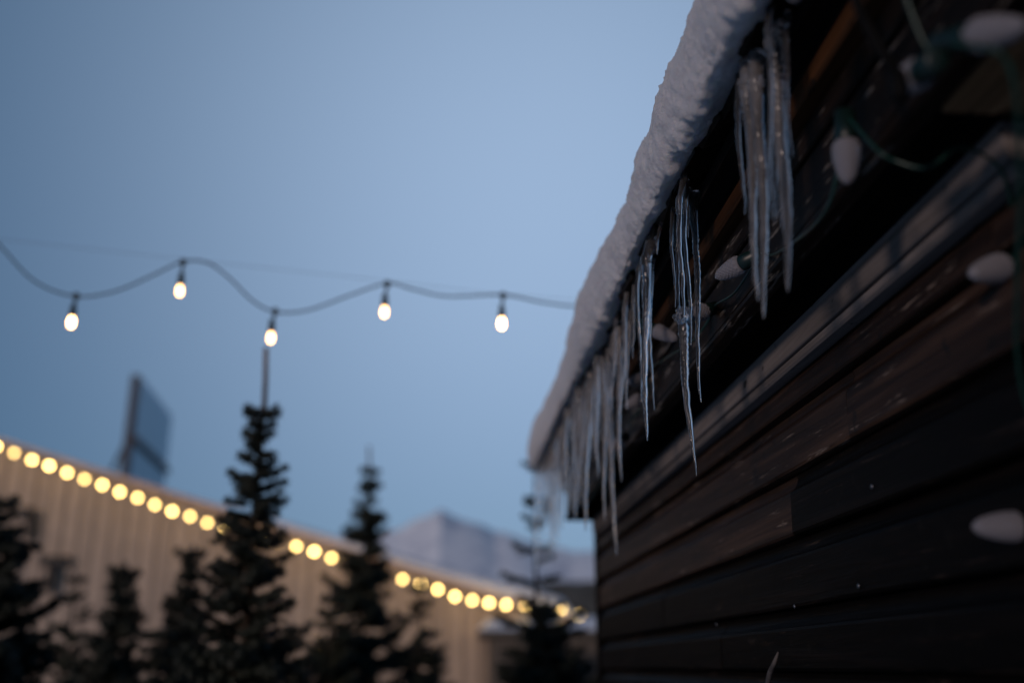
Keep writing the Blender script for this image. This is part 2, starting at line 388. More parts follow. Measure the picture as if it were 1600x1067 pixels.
# ------------------------------------------------------------------ snow on the hut roof
def snow_prof():
    pts = [(.345, .640), (.325, .630), (.305, .617), (.290, .609), (.278, .609), (.271, .620), (.266, .636), (.263, .655), (.262, .675), (.265, .695), (.270, .713), (.279, .729), (.291, .744), (.308, .757), (.335, .774), (.40, .806), (.5, .852), (.7, .943), (.9, 1.03), (1.2, 1.165), (XR, 1.165+(XR-1.2)*SL)]
    out = []
    for (a, c) in zip(pts, pts[1:]):
        n = 3 if a[0] < .34 else 2
        for k in range(n): out.append((a[0]+(c[0]-a[0])*k/n, a[1]+(c[1]-a[1])*k/n))
    out.append(pts[-1]); return out
P = snow_prof(); ny = 900; vs, fs = [], []
for i in range(ny+1):
    y = RY0-.01 + (RY1+.03-RY0)*i/ny
    endf = min(1, max(0, (RY1+.02-y)/.10)); endf = math.sqrt(max(0.0, 1-(1-endf)**2))
    big = noise.noise(Vector((0, y*2.1, 1.7)))*.018 + noise.noise(Vector((4, y*5.5, 1.7)))*.009
    for q, (x, z) in enumerate(P):
        a = P[max(q-1, 0)]; c = P[min(q+1, len(P)-1)]; tx, tz = c[0]-a[0], c[1]-a[1]; l = math.hypot(tx, tz) or 1
        nx_, nz_ = -tz/l, tx/l
        if q > 24: nx_, nz_ = -abs(nx_), abs(nz_)
        v3 = Vector((x*1.0, y, z))
        d = big + (.005*noise.fractal(v3*13, .8, 2.1, 3)) + (.0032)*noise.fractal(v3*95, .8, 2.1, 4) + .0016*noise.noise(v3*170)
        d *= min(1.0, q/6.0)
        base_z = .60 + max(0, (x-XE))*SL
        zz = base_z + (z-base_z)*(.35+.65*endf)
        rag = (.010*noise.noise(Vector((9, y*22, 0))) + .006*noise.noise(Vector((3, y*60, 0)))) * max(0, 1-abs(q-9)/7.0)
        vs.append((x + nx_*d + (.02*(1-endf) if x < .33 else 0), y, EZ + zz + nz_*d + rag))
k = len(P)
for i in range(ny):
    for q in range(k-1): fs.append((i*k+q, i*k+q+1, (i+1)*k+q+1, (i+1)*k+q))
# far and near end caps down to the deck, and the lee slope
nb = len(vs)
for i in (0, ny):
    for q in range(k): x = P[q][0]; vs.append((x, vs[i*k+q][1], ZE + max(.03, (x-XE)*SL+.024)))
for e, i in enumerate((0, ny)):
    for q in range(k-1): fs.append((i*k+q, i*k+q+1, nb+e*k+q+1, nb+e*k+q) if e else (i*k+q+1, i*k+q, nb+e*k+q, nb+e*k+q+1))
n0 = len(vs); zt = EZ+P[-1][1]
vs += [(XR, RY0, zt), (XB+.17, RY0, ZE+.16), (XB+.17, RY0, ZE+.03), (XR, RY1, zt), (XB+.17, RY1, ZE+.16), (XB+.17, RY1, ZE+.03)]
fs += [(n0, n0+3, n0+4, n0+1), (n0+1, n0+4, n0+5, n0+2)]
tag(link('roof_snow', mesh('roof_snow', vs, fs, True), 'snow'), 'thick grainy snow overhanging the eave of the dark hut', 'snow', kind='stuff')

# ------------------------------------------------------------------ icicles
def icicle(xt, yt, xb, yb, w, label, material='ice_clear', group=None, taper=1.0, ztop=EZ+.612, lumps=1.0, root=True, xfix=None):
    top = at_z(xt, yt, EZ+.578)
    X = xfix if xfix else min(max(top.x, .292), .333)
    top = at_x(xt, yt, X); bot = at_y(xb, yb, top.y); bot.x = min(bot.x, .352)
    D = (top-EYE).dot(pix(800, 533.5).normalized()); r0 = w/2*D/FPX
    ax = [top]
    ln = (bot-top).length; n = max(14, int(ln/.0019)); seg = 14
    ph = random.random()*99; pts, rad = [], []
    if root and top.z < ztop-.002:
        up = Vector((min(max(X+.004, .304), .33), top.y, ztop)); kk = max(2, int((ztop-top.z)/.004))
        for i in range(kk): u = i/kk; pts.append(up.lerp(top, u)); rad.append(r0*(1.5-.5*u))
    for i in range(n+1):
        u = i/n; p = top.lerp(bot, u)
        bend = .004*math.sin(u*3.0+ph)*min(1, ln/.2)*math.sin(math.pi*u)
        p = p + Vector((bend + .0009*noise.noise(Vector((ph, u*ln*55, 0))), .0009*noise.noise(Vector((ph, 5, u*ln*55))), 0))
        prof = (1-(.45*u + .2*u*u)*taper)*(1+.30*math.exp(-u*ln/.012))*math.sqrt(max(.02, 1-u**9))
        rip = 1 + lumps*(.10*noise.noise(Vector((ph, u*ln*95, 7))) + .13*noise.noise(Vector((ph+3, u*ln*34, 7))))
        r = r0*prof*rip*(1 + lumps*.095*math.sin(u*ln*2*math.pi/(.0085+.002*noise.noise(Vector((ph, u*ln*9, 2))))+ph)*(.4+noise.noise(Vector((ph+5, u*ln*20, 2)))))
        if u > .985: r *= .75
        pts.append(p); rad.append(max(r, .0007))
    vs, fs = [], []
    fr = frames(pts)
    for i, (p, a, b_) in enumerate(fr):
        for q in range(seg):
            an = 2*math.pi*q/seg
            f = 1 + .20*noise.noise(Vector((math.cos(an)*1.3+ph, math.sin(an)*1.3, p.z*26))) + .05*noise.noise(Vector((math.cos(an)*3+ph, math.sin(an)*3, p.z*130)))
            vs.append(p + (a*math.cos(an)+b_*math.sin(an))*rad[i]*f)
    m_ = len(pts)
    for i in range(m_-1):
        for q in range(seg):
            s = (q+1) % seg; fs.append((i*seg+q, i*seg+s, (i+1)*seg+s, (i+1)*seg+q))
    fs.append(tuple(range(seg))[::-1]); vs.append(pts[-1]+Vector((0, 0, -rad[-1]*1.1))); tip = len(vs)-1
    for q in range(seg): fs.append(((m_-1)*seg+q, (m_-1)*seg+(q+1) % seg, tip))
    o0 = pts[0]
    return tag(link('icicle', mesh('icicle', [Vector(v)-o0 for v in vs], fs, True), material, None, o0), label, 'icicle', group or 'icicles hanging from the eave')
ICE = [
 # nearest cluster, top right
 (1213, 85, 1231, 455, 25, 'long thick icicle nearest the camera, rightmost of the row', 'ice_cloudy'),
 (1199, 48, 1209, 345, 9, 'thin icicle just left of the thick rightmost one', 'ice_clear'),
 (1228, 66, 1237, 245, 9, 'short thin icicle along the right side of the thick rightmost one', 'ice_clear'),
 (1181, 128, 1193, 497, 21, 'long thick icicle second from the right, in front of the grey board', 'ice_cloudy'),
 (1166, 140, 1184, 470, 18, 'icicle fused to the left side of the second thick one', 'ice_cloudy'),
 (1153, 160, 1164, 335, 9, 'short thin icicle at the left edge of the near thick pair', 'ice_clear'),
 (1204, 150, 1214, 340, 8, 'thin icicle in the gap between the two near thick clusters', 'ice_clear'),
 # cluster in focus
 (1083, 335, 1095, 628, 11, 'sharp straight icicle just left of the white bulb on the fascia', 'ice_clear'),
 (1062, 310, 1068, 505, 9, 'tallest strand of ice running down to the ice-coated bulb', 'ice_clear'),
 (1070, 318, 1079, 540, 8, 'knobbly strand just right of the tallest one above the iced bulb', 'ice_clear'),
 (1056, 365, 1064, 500, 7, 'thin strand at the left of the bundle above the iced bulb', 'ice_clear'),
 (1049, 360, 1055, 480, 5, 'thinnest hair of ice, leftmost in the focused bundle', 'ice_clear'),
 (1074, 330, 1075, 372, 6, 'stubby ice drop between the strands above the iced bulb', 'ice_clear'),
 (1026, 380, 1027, 398, 4, 'tiny ice drop under the snow left of the focused bundle', 'ice_clear'),
 # next cluster
 (1010, 405, 1011, 688, 14, 'long icicle with broken knobbly tip left of the focused bundle', 'ice_clear'),
 (1017, 425, 1022, 640, 7, 'thin icicle touching the right of the knobbly-tipped one', 'ice_clear'),
 (997, 420, 1001, 628, 6, 'thin dark icicle with orange sparkles left of the knobbly-tipped one', 'ice_clear'),
 (1004, 412, 1007, 560, 6, 'short icicle pressed against the left of the knobbly-tipped one', 'ice_clear'),
 (976, 482, 970, 640, 7, 'crooked icicle leaning left under the snow edge', 'ice_cloudy'),
 (984, 505, 979, 640, 6, 'small icicle parallel to the crooked one, on its right', 'ice_cloudy'),
 # blurred far part of the row
 (967, 530, 971, 752, 10, 'blurred icicle above the far wall with a wavy right side', 'ice_cloudy'),
 (947, 590, 964, 868, 10, 'longest blurred icicle, hanging lowest over the dark wall', 'ice_cloudy'),
 (941, 570, 945, 812, 9, 'blurred icicle with a hooked tip beside the lowest-hanging one', 'ice_cloudy'),
 (932, 570, 935, 746, 8, 'short blurred icicle left of the one with hooked tip', 'ice_cloudy'),
 (922, 600, 915, 830, 12, 'broad blurred icicle ending at the far corner of the wall', 'ice_cloudy'),
 (903, 630, 899, 812, 11, 'blurred icicle left of the broad one, with two glints', 'ice_cloudy'),
]
for a in ICE: icicle(*a)
icicle(1066, 484, 1088, 743, 17, 'long tapering icicle hanging below the ice-coated bulb, sharpest of all', 'ice_clear', taper=1.28, root=False, xfix=.322)
FARL = 'thin blurred icicle in the crowded far end of the row'
for (a, b_, c, d, w) in ((893, 640, 892, 800, 8), (885, 660, 886, 795, 10), (877, 685, 878, 828, 9), (869, 690, 867, 775, 8), (861, 715, 859, 880, 8), (850, 735, 848, 850, 7), (840, 745, 838, 892, 9), (845, 742, 846, 800, 7), (872, 700, 872, 850, 7), (910, 625, 908, 790, 8), (915, 615, 914, 770, 7), (880, 680, 881, 770, 7), (855, 725, 854, 815, 7), (928, 590, 927, 720, 7), (950, 560, 951, 700, 8), (957, 540, 957, 640, 7), (989, 470, 988, 560, 6), (961, 520, 960, 590, 6), (938, 580, 938, 690, 6), (866, 705, 865, 860, 7), (898, 640, 896, 740, 7)):
    icicle(a, b_, c, d, w*.78, FARL, 'ice_cloudy', 'thin icicles crowded at the far end')

def crust(x, y, w, h, label, X=None):
    c = at_z(x, y, EZ+.59); c.x = min(max(c.x, .30), .34)
    if X: c = at_x(x, y, X)
    r = w/2*(c-EYE).length/FPX
    bm = bmesh.new(); bmesh.ops.create_icosphere(bm, subdivisions=4, radius=1.0)
    for v in bm.verts:
        d = 1 + .45*noise.fractal(v.co*1.6+Vector((x, 0, 0)), .8, 2.1, 4)
        v.co = Vector((v.co.x*r*.7*d, v.co.y*r*1.1*d, v.co.z*r*h*d))
    me = bpy.data.meshes.new('ice_crust'); bm.to_mesh(me); bm.free(); me.polygons.foreach_set('use_smooth', [True]*len(me.polygons))
    tag(link('ice_crust', me, 'ice_clear' if X else 'ice_cloudy', None, c), label, 'ice', 'ice crusts under the snow edge')
crust(1166, 132, 30, 1.3, 'lumpy ice crust at the head of the second near icicle cluster')
crust(1208, 62, 30, 1.3, 'lumpy ice crust at the head of the nearest icicle cluster')
crust(1063, 322, 18, 1.2, 'ice crust where the focused icicle bundle leaves the snow')
crust(1067, 492, 33, .8, 'clear ice shell frozen around the bulb in the focused bundle', .322)
crust(1006, 416, 20, 1.2, 'ice crust above the icicle with the broken knobbly tip')

# ------------------------------------------------------------------ unlit bulb string stapled under the eave
def c9_mesh():
    prof = []; n = 15
    for i in range(n+1):
        u = i/n; z = u*.043
        r = .0125*max(.36, 1-.64*max(0, (u-.22)/.78)**1.7)*(1 if u < .9 else math.sqrt(max(0.05, 1-((u-.9)/.1)**2)))
        prof.append((max(r, .0022), z))
    prof[0] = (.0085, 0); prof[1] = (.0112, .0026)
    seg = 26; vs, fs = [], []
    for i, (r, z) in enumerate(prof):
        for k in range(seg):
            an = 2*math.pi*k/seg
            r2 = r + (.00045 if (i+k) % 2 else -.00035)*(1 if 1 < i < 14 else 0)
            vs.append((r2*math.cos(an), r2*math.sin(an), z))
    for i in range(len(prof)-1):
        for k in range(seg):
            q = (k+1) % seg; a, b_, c, d = i*seg+k, i*seg+q, (i+1)*seg+q, (i+1)*seg+k
            if (i+k) % 2: fs += [(a, c, d), (a, b_, c)]
            else: fs += [(a, b_, d), (b_, c, d)]
    fs.append(tuple(range(seg))[::-1]); fs.append(tuple(range((len(prof)-1)*seg, len(prof)*seg)))
    return mesh('bulb', vs, fs)
BULB = c9_mesh(); SOCK = lathe('socket', [(.0075, -.030), (.0095, -.029), (.0098, -.012), (.0105, -.011), (.0105, -.001), (.0095, .002)], 16)
string = thing('unlit_light_string', 'green string of unlit white faceted bulbs stapled along the hut eave', 'light string', (XF, .6, ZB))
SB = string.location.copy(); sockets = []
def bulb(base, tip, label=None):
    base, tip = Vector(base), Vector(tip); d = (tip-base).normalized()
    o = link('bulb', BULB, 'frosted_plastic', string, base-SB); aim(o, d)
    o.rotation_quaternion = o.rotation_quaternion
    s = link('socket', SOCK, 'socket_green', o); sockets.append(base - d*.028)
    if label: o['label'] = label
    return o
bulb(at_x(1160, 411, XF-.016), at_x(1113, 437, XF-.045))
bulb(at_x(1102, 486, XF-.018), at_x(1054, 502, .312), 'bulb coated in clear ice by an icicle')
bulb(at_x(1022, 515, XF-.05), at_x(1054, 529, XF-.02))
bulb(at_x(1002, 592, XF-.016), at_x(983, 598, XF-.045))
bulb(at_x(1003, 622, XF-.012), at_x(984, 632, XF-.038))
bulb(at_x(972, 688, XF-.012), at_x(958, 700, XF-.035))
bulb(at_d(1322, 220, .90), at_d(1325, 299, .885))
bulb(at_d(1571, 416, .86), at_d(1507, 431, .84))
bulb(at_d(1597, 822, .83), at_d(1508, 823, .825))
bulb(at_d(1518, 58, .70), at_d(1594, 42, .665))
bulb(at_d(1440, 112, .745), at_d(1412, 132, .78))
bulb(at_d(1246, -72, .80), at_d(1243, -2, .79))
def wire(pts, r=.0016, name='wire', material='wire_green'):
    return link(name, tube_mesh(name, [p-SB for p in spline(pts, 8)], r, 6), material, string)
S_ = sockets
wire([S_[0], at_x(1215, 395, XF-.012), at_d(1290, 330, .93), at_d(1318, 205, .90), S_[6]])
wire([S_[0], at_x(1150, 455, XF-.010), at_x(1120, 475, XF-.012), S_[1]])
wire([S_[1], at_x(1085, 530, XF-.010), at_x(1040, 560, XF-.012), at_x(1010, 580, XF-.012), S_[3]])
wire([S_[3], at_x(1012, 612, XF-.008), S_[4], at_x(985, 660, XF-.008), S_[5], at_x(955, 725, XF-.008), at_x(915, 790, XF-.008)])
wire([S_[2], at_x(1015, 500, XF-.02), at_x(1040, 490, XF-.004), at_x(1075, 470, XF-.006)])
wire([S_[6], at_d(1368, 232, .84), at_d(1400, 252, .83), at_d(1450, 262, .82), at_d(1500, 232, .82), at_d(1560, 260, .83), at_d(1583, 330, .85), S_[7]])
wire([S_[10], at_d(1478, 92, .72), S_[9]])
wire([S_[9], at_d(1545, 76, .66), at_d(1573, 96, .655), at_d(1587, 140, .66), at_d(1593, 220, .68), at_d(1594, 330, .71), at_d(1590, 450, .74), at_d(1589, 540, .77), at_d(1598, 610, .79), at_d(1625, 700, .81), at_d(1640, 790, .83), S_[8]], .0019)
wire([S_[10], at_d(1440, 60, .72), at_d(1380, -60, .74), S_[11]])
bc = thing('black_cable', 'thick black cable drooping from the eave beside the brown soffit board', 'cable', at_d(1338, -60, .76))
link('cable', tube_mesh('cable', [p-bc.location for p in spline([at_d(1300, -150, .80), at_d(1332, -20, .755), at_d(1356, 40, .75), at_d(1384, 88, .745), at_d(1399, 108, .745), at_d(1402, 135, .75)], 8)], .0042, 10), 'black_rubber', bc)
link('plug', lathe('plug', [(.004, 0), (.0062, .002), (.0068, .018), (.005, .024), (.003, .025)], 12), 'black_rubber', bc, at_d(1401, 112, .745)-bc.location).rotation_euler = (math.pi, 0, 0)
# curled splinter on the wall
sp = spline([at_x(1196, 1095, XW+.004), at_x(1199, 1075, XW-.003), at_x(1203, 1052, XW-.010), at_x(1210, 1035, XW-.013), at_x(1216, 1018, XW-.008)], 6)
tag(link('splinter', tube_mesh('splinter', [p-sp[0] for p in sp], [.0035*math.sin(math.pi*(i+1)/(len(sp)+1))+.0006 for i in range(len(sp))], 6), 'splinter_wood', None, sp[0]), 'pale curled wood splinter peeling off the lower dark wall', 'splinter')

# ------------------------------------------------------------------ lit festoon string in the mid distance
FD = 3.0
fest = thing('festoon_string', 'lit festoon light string sagging across the sky toward the hut', 'light string', at_d(430, 487, FD))
FB = fest.location.copy()
def fp(x, y, D=FD): return at_d(x, y, D)
hutend = Vector((XR-.3, 3.0, ZR+.10))
EXTRA = [Vector((-2.75-.12*math.sin(i*1.3), 1.25-.33*i, 2.72+(.05 if i % 2 else -.05))) for i in range(12)]
cab = EXTRA[::-1] + [fp(-760, 300, 2.65), fp(-600, 215, 2.7), fp(-450, 385, 2.75), fp(-300, 290, 2.85), fp(-170, 300), fp(-60, 322), fp(0, 384), fp(55, 440), fp(119, 463), fp(180, 455), fp(235, 432), fp(286, 409), fp(325, 411), fp(358, 434), fp(395, 470), fp(430, 487), fp(480, 485), fp(545, 462), fp(605, 443), fp(645, 452), fp(700, 463), fp(786, 461), fp(850, 473), fp(915, 479), fp(1010, 470), hutend]
link('cable', tube_mesh('cable', [p-FB for p in spline(cab, 8)], .003, 8), 'cable_rubber', fest)
FBULB = lathe('bulb', [(.006, 0), (.0066, -.005), (.0083, -.012), (.0092, -.020), (.0087, -.028), (.006, -.0335), (.002, -.036)], 16)
FSOCK = lathe('socket', [(.007, .040), (.0085, .034), (.006, .030), (.0085, .026), (.0105, .018), (.0105, .002), (.009, -.002)], 14)
FCLIP = box_mesh('clip', .016, .014, .022, .003)
for (sx, sy, bx_, by) in ((119, 463, 113, 494), (286, 410, 282, 445), (430, 487, 424, 518), (605, 444, 601, 478), (786, 462, 784, 496), (-300, 290, -308, 330), (-450, 385, -460, 425), (-600, 215, -612, 255), (-760, 300, -774, 340)):
    D = FD if sx > 0 else (2.85 if sx == -300 else 2.75 if sx == -450 else 2.7 if sx == -600 else 2.65)
    p = fp(bx_, by, D); o = link('bulb', FBULB, 'bulb_glow', fest, p-FB)
    link('socket', FSOCK, 'cable_rubber', o)
    c = fp(sx, sy, D); link('clip', FCLIP, 'cable_rubber', o, c-p)
    st = tube_mesh('stem', [Vector((0, 0, .036)), (c-p)*.75, c-p], .0032, 8); link('stem', st, 'cable_rubber', o)
for e in EXTRA:
    o = link('bulb', FBULB, 'bulb_glow', fest, e-Vector((0, 0, .06))-FB); link('socket', FSOCK, 'cable_rubber', o); link('stem', tube_mesh('stem', [Vector((0, 0, .036)), Vector((0, 0, .06))], .0032, 8), 'cable_rubber', o)
gw = [EXTRA[-1]+Vector((0, 0, .1)), EXTRA[4]+Vector((0, 0, .1)), fp(-760, 280, 2.65), fp(-170, 352), fp(0, 374), fp(286, 405), fp(605, 439), fp(786, 459), fp(1010, 466), hutend+Vector((0, 0, .02))]
tag(link('support_wire', tube_mesh('support_wire', [p-gw[2] for p in spline(gw, 6)], .0006, 6), 'steel_wire', None, gw[2]), 'thin steel wire stretched above the festoon lights', 'wire')

# ------------------------------------------------------------------ barn with lights along its roof edge
BY = 24.0
def bp(x, y, Y=BY): return at_y(x, y, Y)
rA, rB = bp(0, 693), bp(868, 962)
def rake(X): return rA.z + (rB.z-rA.z)*(X-rA.x)/(rB.x-rA.x)
XL = bp(-330, 800).x; XPK = bp(-120, 800).x; XRR = rB.x
def roofz(X): return rake(X) if X > XPK else rake(XPK)-(XPK-X)*.31
barn = thing('barn', 'large tan barn with vertical board siding and sloping snowy roofline', 'barn', ((XL+XRR)/2, BY, 0))
BB = barn.location.copy()
bw = .36; n = int((XRR-XL)/bw); bw = (XRR-XL)/n
for i in range(n):
    x0, x1 = XL+i*bw, XL+(i+1)*bw
    a, c = roofz(x0)-.02, roofz(x1)-.02; dy = random.uniform(-.006, .006)
    vs = [Vector(q)-BB for q in ((x0+.006, BY+dy, .0), (x1-.006, BY+dy, .0), (x1-.006, BY+dy, c), (x0+.006, BY+dy, a))]
    vs += [v+Vector((0, .04, 0)) for v in vs]
    link('siding_board', mesh('siding_board', vs, [(0, 1, 2, 3), (7, 6, 5, 4), (0, 4, 5, 1), (1, 5, 6, 2), (2, 6, 7, 3), (3, 7, 4, 0)]), 'barn_siding', barn)
    if i:
        zt = roofz(x0)-.05
        link('batten', box_mesh('batten', .09, .035, zt), 'barn_batten', barn, Vector((x0, BY-.024, zt/2))-BB)
link('end_wall', box_mesh('end_wall', .06, 15.8, rB.z-.1), 'barn_siding', barn, Vector((XRR-.1, BY+8.0, rB.z/2-.05))-BB)
def bslab(name, xa, xb, th, lift, ya, yb, material):
    za, zb = roofz(xa)+lift, roofz(xb)+lift; vs = []
    for y in (ya, yb): vs += [Vector((xa, y, za))-BB, Vector((xb, y, zb))-BB, Vector((xb, y, zb+th))-BB, Vector((xa, y, za+th))-BB]
    return link(name, mesh(name, vs, [(0, 1, 2, 3), (7, 6, 5, 4), (0, 4, 5, 1), (1, 5, 6, 2), (2, 6, 7, 3), (3, 7, 4, 0)]), material, barn)
bslab('roof', XPK, XRR+.35, .07, .0, BY-.45, BY+16, 'barn_trim'); bslab('roof', XL-.4, XPK-.002, .07, .0, BY-.45, BY+16, 'barn_trim')
bslab('rake_board', XPK, XRR+.35, .12, -.06, BY-.49, BY-.452, 'barn_trim')
# snow on the barn roof: a thin skin high up, a deep drift by the eave
vs, fs = [], []; nx_, nyb = 70, 14
for j in range(nyb+1):
    for i in range(nx_+1):
        X = XL-.4 + (XRR+.45-XL+.4)*i/nx_; Y = BY-.46 + 16.4*(j/nyb)**1.8
        u = max(0, (X-bp(300, 800).x)/(XRR-bp(300, 800).x))
        th = .05 + .34*u**.9 + .05*noise.noise(Vector((X*.8, Y*.7, 0)))*min(1, u*3+.1)
        th *= (.25, .8, 1)[min(j, 2)] if True else 1
        if i == nx_: th = .0
        vs.append((X, Y, roofz(X)+.073+max(th, .01)))
w_ = nx_+1
for j in range(nyb):
    for i in range(nx_): fs.append((j*w_+i, j*w_+i+1, (j+1)*w_+i+1, (j+1)*w_+i))
nb = len(vs)
for i in range(nx_+1): vs.append((vs[i][0], BY-.46, roofz(vs[i][0])+.071))
for i in range(nx_): fs.append((nb+i, nb+i+1, i+1, i))
tag(link('barn_snow', mesh('barn_snow', vs, fs, True), 'snow_far'), 'snow drift on the barn roof, thicker toward its low eave', 'snow', kind='stuff')
far = thing('bulb_string', 'string of glowing round yellow bulbs along the sloping barn roofline', 'light string', rA)
FR = far.location.copy(); YB = BY-.95
pts = [(-200, 626), (-170, 636), (-142, 647), (-115, 657), (-88, 667), (-60, 677), (-33, 687), (-6, 697), (22, 707), (50, 718), (77, 727), (105, 738), (132, 748), (160, 757), (187, 768), (215, 777), (242, 788), (269, 798), (297, 806), (324, 816), (352, 822), (379, 831), (407, 839), (435, 846), (463, 853), (491, 861), (518, 871), (546, 879), (573, 887), (601, 895), (629, 904), (657, 912), (684, 920), (711, 931), (738, 937), (764, 941), (791, 944), (821, 947), (851, 948), (877, 951), (905, 960)]
GB = lathe('bulb', [(.018, .05), (.03, .042), (.047, .02), (.054, -.005), (.047, -.032), (.03, -.047), (.008, -.054)], 14)
GS = lathe('socket', [(.012, .12), (.022, .115), (.022, .055), (.016, .046)], 10)
for (x, y) in pts:
    p = bp(x, y, YB); o = link('bulb', GB, 'bulb_glow_far', far, p-FR); link('socket', GS, 'cable_rubber', o)
link('cable', tube_mesh('cable', [bp(x, y, YB)+Vector((0, 0, .12))-FR for x, y in pts], .012, 6), 'cable_rubber', far)
for (x, y, lab) in ((500, 1000, 'single warm bulb glimpsed through the tallest fir'), (912, 1034, 'single warm bulb glowing low behind the right-hand fir')):
    p = bp(x, y, YB+.2); t_ = thing('wall_bulb', lab, 'lamp', p, 'single bulbs on the barn front')
    link('bulb', GB, 'bulb_glow_far', t_); link('socket', GS, 'cable_rubber', t_)
    link('bracket', tube_mesh('bracket', [Vector((0, 0, .12)), Vector((0, .2, .17)), Vector((0, BY-p.y-.005, .17))], .012, 6), 'dark_metal', t_)
# dark fixtures on the barn wall
def fixture(x0, y0, x1, y1, parts, label):
    p = bp((x0+x1)/2, y1, BY-.13); t_ = thing('wall_fixture', label, 'fixture', p, 'dark fixtures on the barn wall')
    for nm_, a, b_, c, d in parts:
        q0, q1 = bp(a, d, BY-.13), bp(c, b_, BY-.13)
        box(nm_, (q0.x, BY-.3, q0.z), (q1.x, BY-.05, q1.z), 'dark_metal', t_, .02, p)
fixture(32, 792, 53, 842, (('head', 31, 794, 53, 812), ('arm', 42, 813, 53, 844)), 'dark upright bracket high on the barn wall at the left')
fixture(62, 868, 110, 920, (('head', 62, 869, 108, 882), ('arm', 72, 883, 88, 925)), 'dark T-shaped bracket on the barn wall above the young firs')
# rooftop billboard seen nearly edge-on
sA, sB = at_d(203, 745, 26), at_d(254, 785, 30.1)
bill = thing('billboard', 'pale rooftop billboard seen nearly edge-on above the barn lights', 'billboard', (sA.x, sA.y, sA.z))
dv = (sB-sA); dv.z = 0; nv = Vector((dv.y, -dv.x, 0)).normalized()
def sheet(name, za, zb, th, material, u0=0.0, u1=1.0, off=0.0):
    a, c = dv*u0, dv*u1; vs = []
    for q in (nv*off, nv*(off-th)): vs += [a+q+Vector((0, 0, za)), c+q+Vector((0, 0, za)), c+q+Vector((0, 0, zb)), a+q+Vector((0, 0, zb))]
    return link(name, mesh(name, vs, [(0, 1, 2, 3), (7, 6, 5, 4), (0, 4, 5, 1), (1, 5, 6, 2), (2, 6, 7, 3), (3, 7, 4, 0)]), material, bill)
sheet('sign_panel', 1.12, 2.70, .05, 'sign_face'); sheet('sign_panel', .05, .86, .05, 'sign_face')
sheet('frame', 0, 2.75, .2, 'sign_frame', -.02, .035, -.052); sheet('frame', 0, 2.75, .2, 'sign_frame', .965, 1.02, -.052)
sheet('catwalk', .9, 1.06, .22, 'sign_frame', -.02, 1.02, .1)
for u in (.02, .5, .98): link('post', box_mesh('post', .16, .16, 2.2), 'sign_frame', bill, dv*u + nv*-.2 + Vector((0, 0, -1.05)))
link('brace', tube_mesh('brace', [nv*-.2+Vector((0, 0, .9)), nv*-.2 - Vector((.75, -.2, .9))], .05, 6), 'sign_frame', bill)
# low snowy shed at the end of the barn
q0, q1 = at_d(768, 1000, 21), at_d(1010, 1000, 21)
shed = thing('shed', 'low dark shed with snowy roof beside the end of the barn', 'shed', ((q0.x+q1.x)/2, q0.y, 0)); SHB = shed.location.copy()
zs = at_d(800, 992, 21).z
box('wall', (q0.x, q0.y, 0), (q1.x, q0.y+2.4, zs), 'shed_wall', shed, 0, SHB); box('roof', (q0.x-.25, q0.y-.3, zs+.002), (q1.x+.25, q0.y+2.6, zs+.1), 'shed_wall', shed, 0, SHB)
box('door', (q0.x+1.6, q0.y-.04, .02), (q0.x+2.5, q0.y-.002, 1.9), 'dark_metal', shed, 0, SHB)
vs, fs = [], []
for j in range(9):
    for i in range(31):
        X = q0.x-.27 + (q1.x-q0.x+.54)*i/30; Y = q0.y-.32 + 2.95*j/8
        e = min(1, i/2, (30-i)/2, j/1.0, (8-j)/1.0)
        vs.append((X, Y, zs+.103 + e*(.10+.13*max(0, noise.noise(Vector((X*.9, Y, 0)))+.5)*(.3+.9*i/30) + .25*min(1, j/8))))
for j in range(8):
    for i in range(30): a = j*31+i; fs.append((a, a+1, a+32, a+31))
tag(link('shed_snow', mesh('shed_snow', vs, fs, True), 'snow_far'), 'snow heaped on the low shed roof', 'snow', kind='stuff')

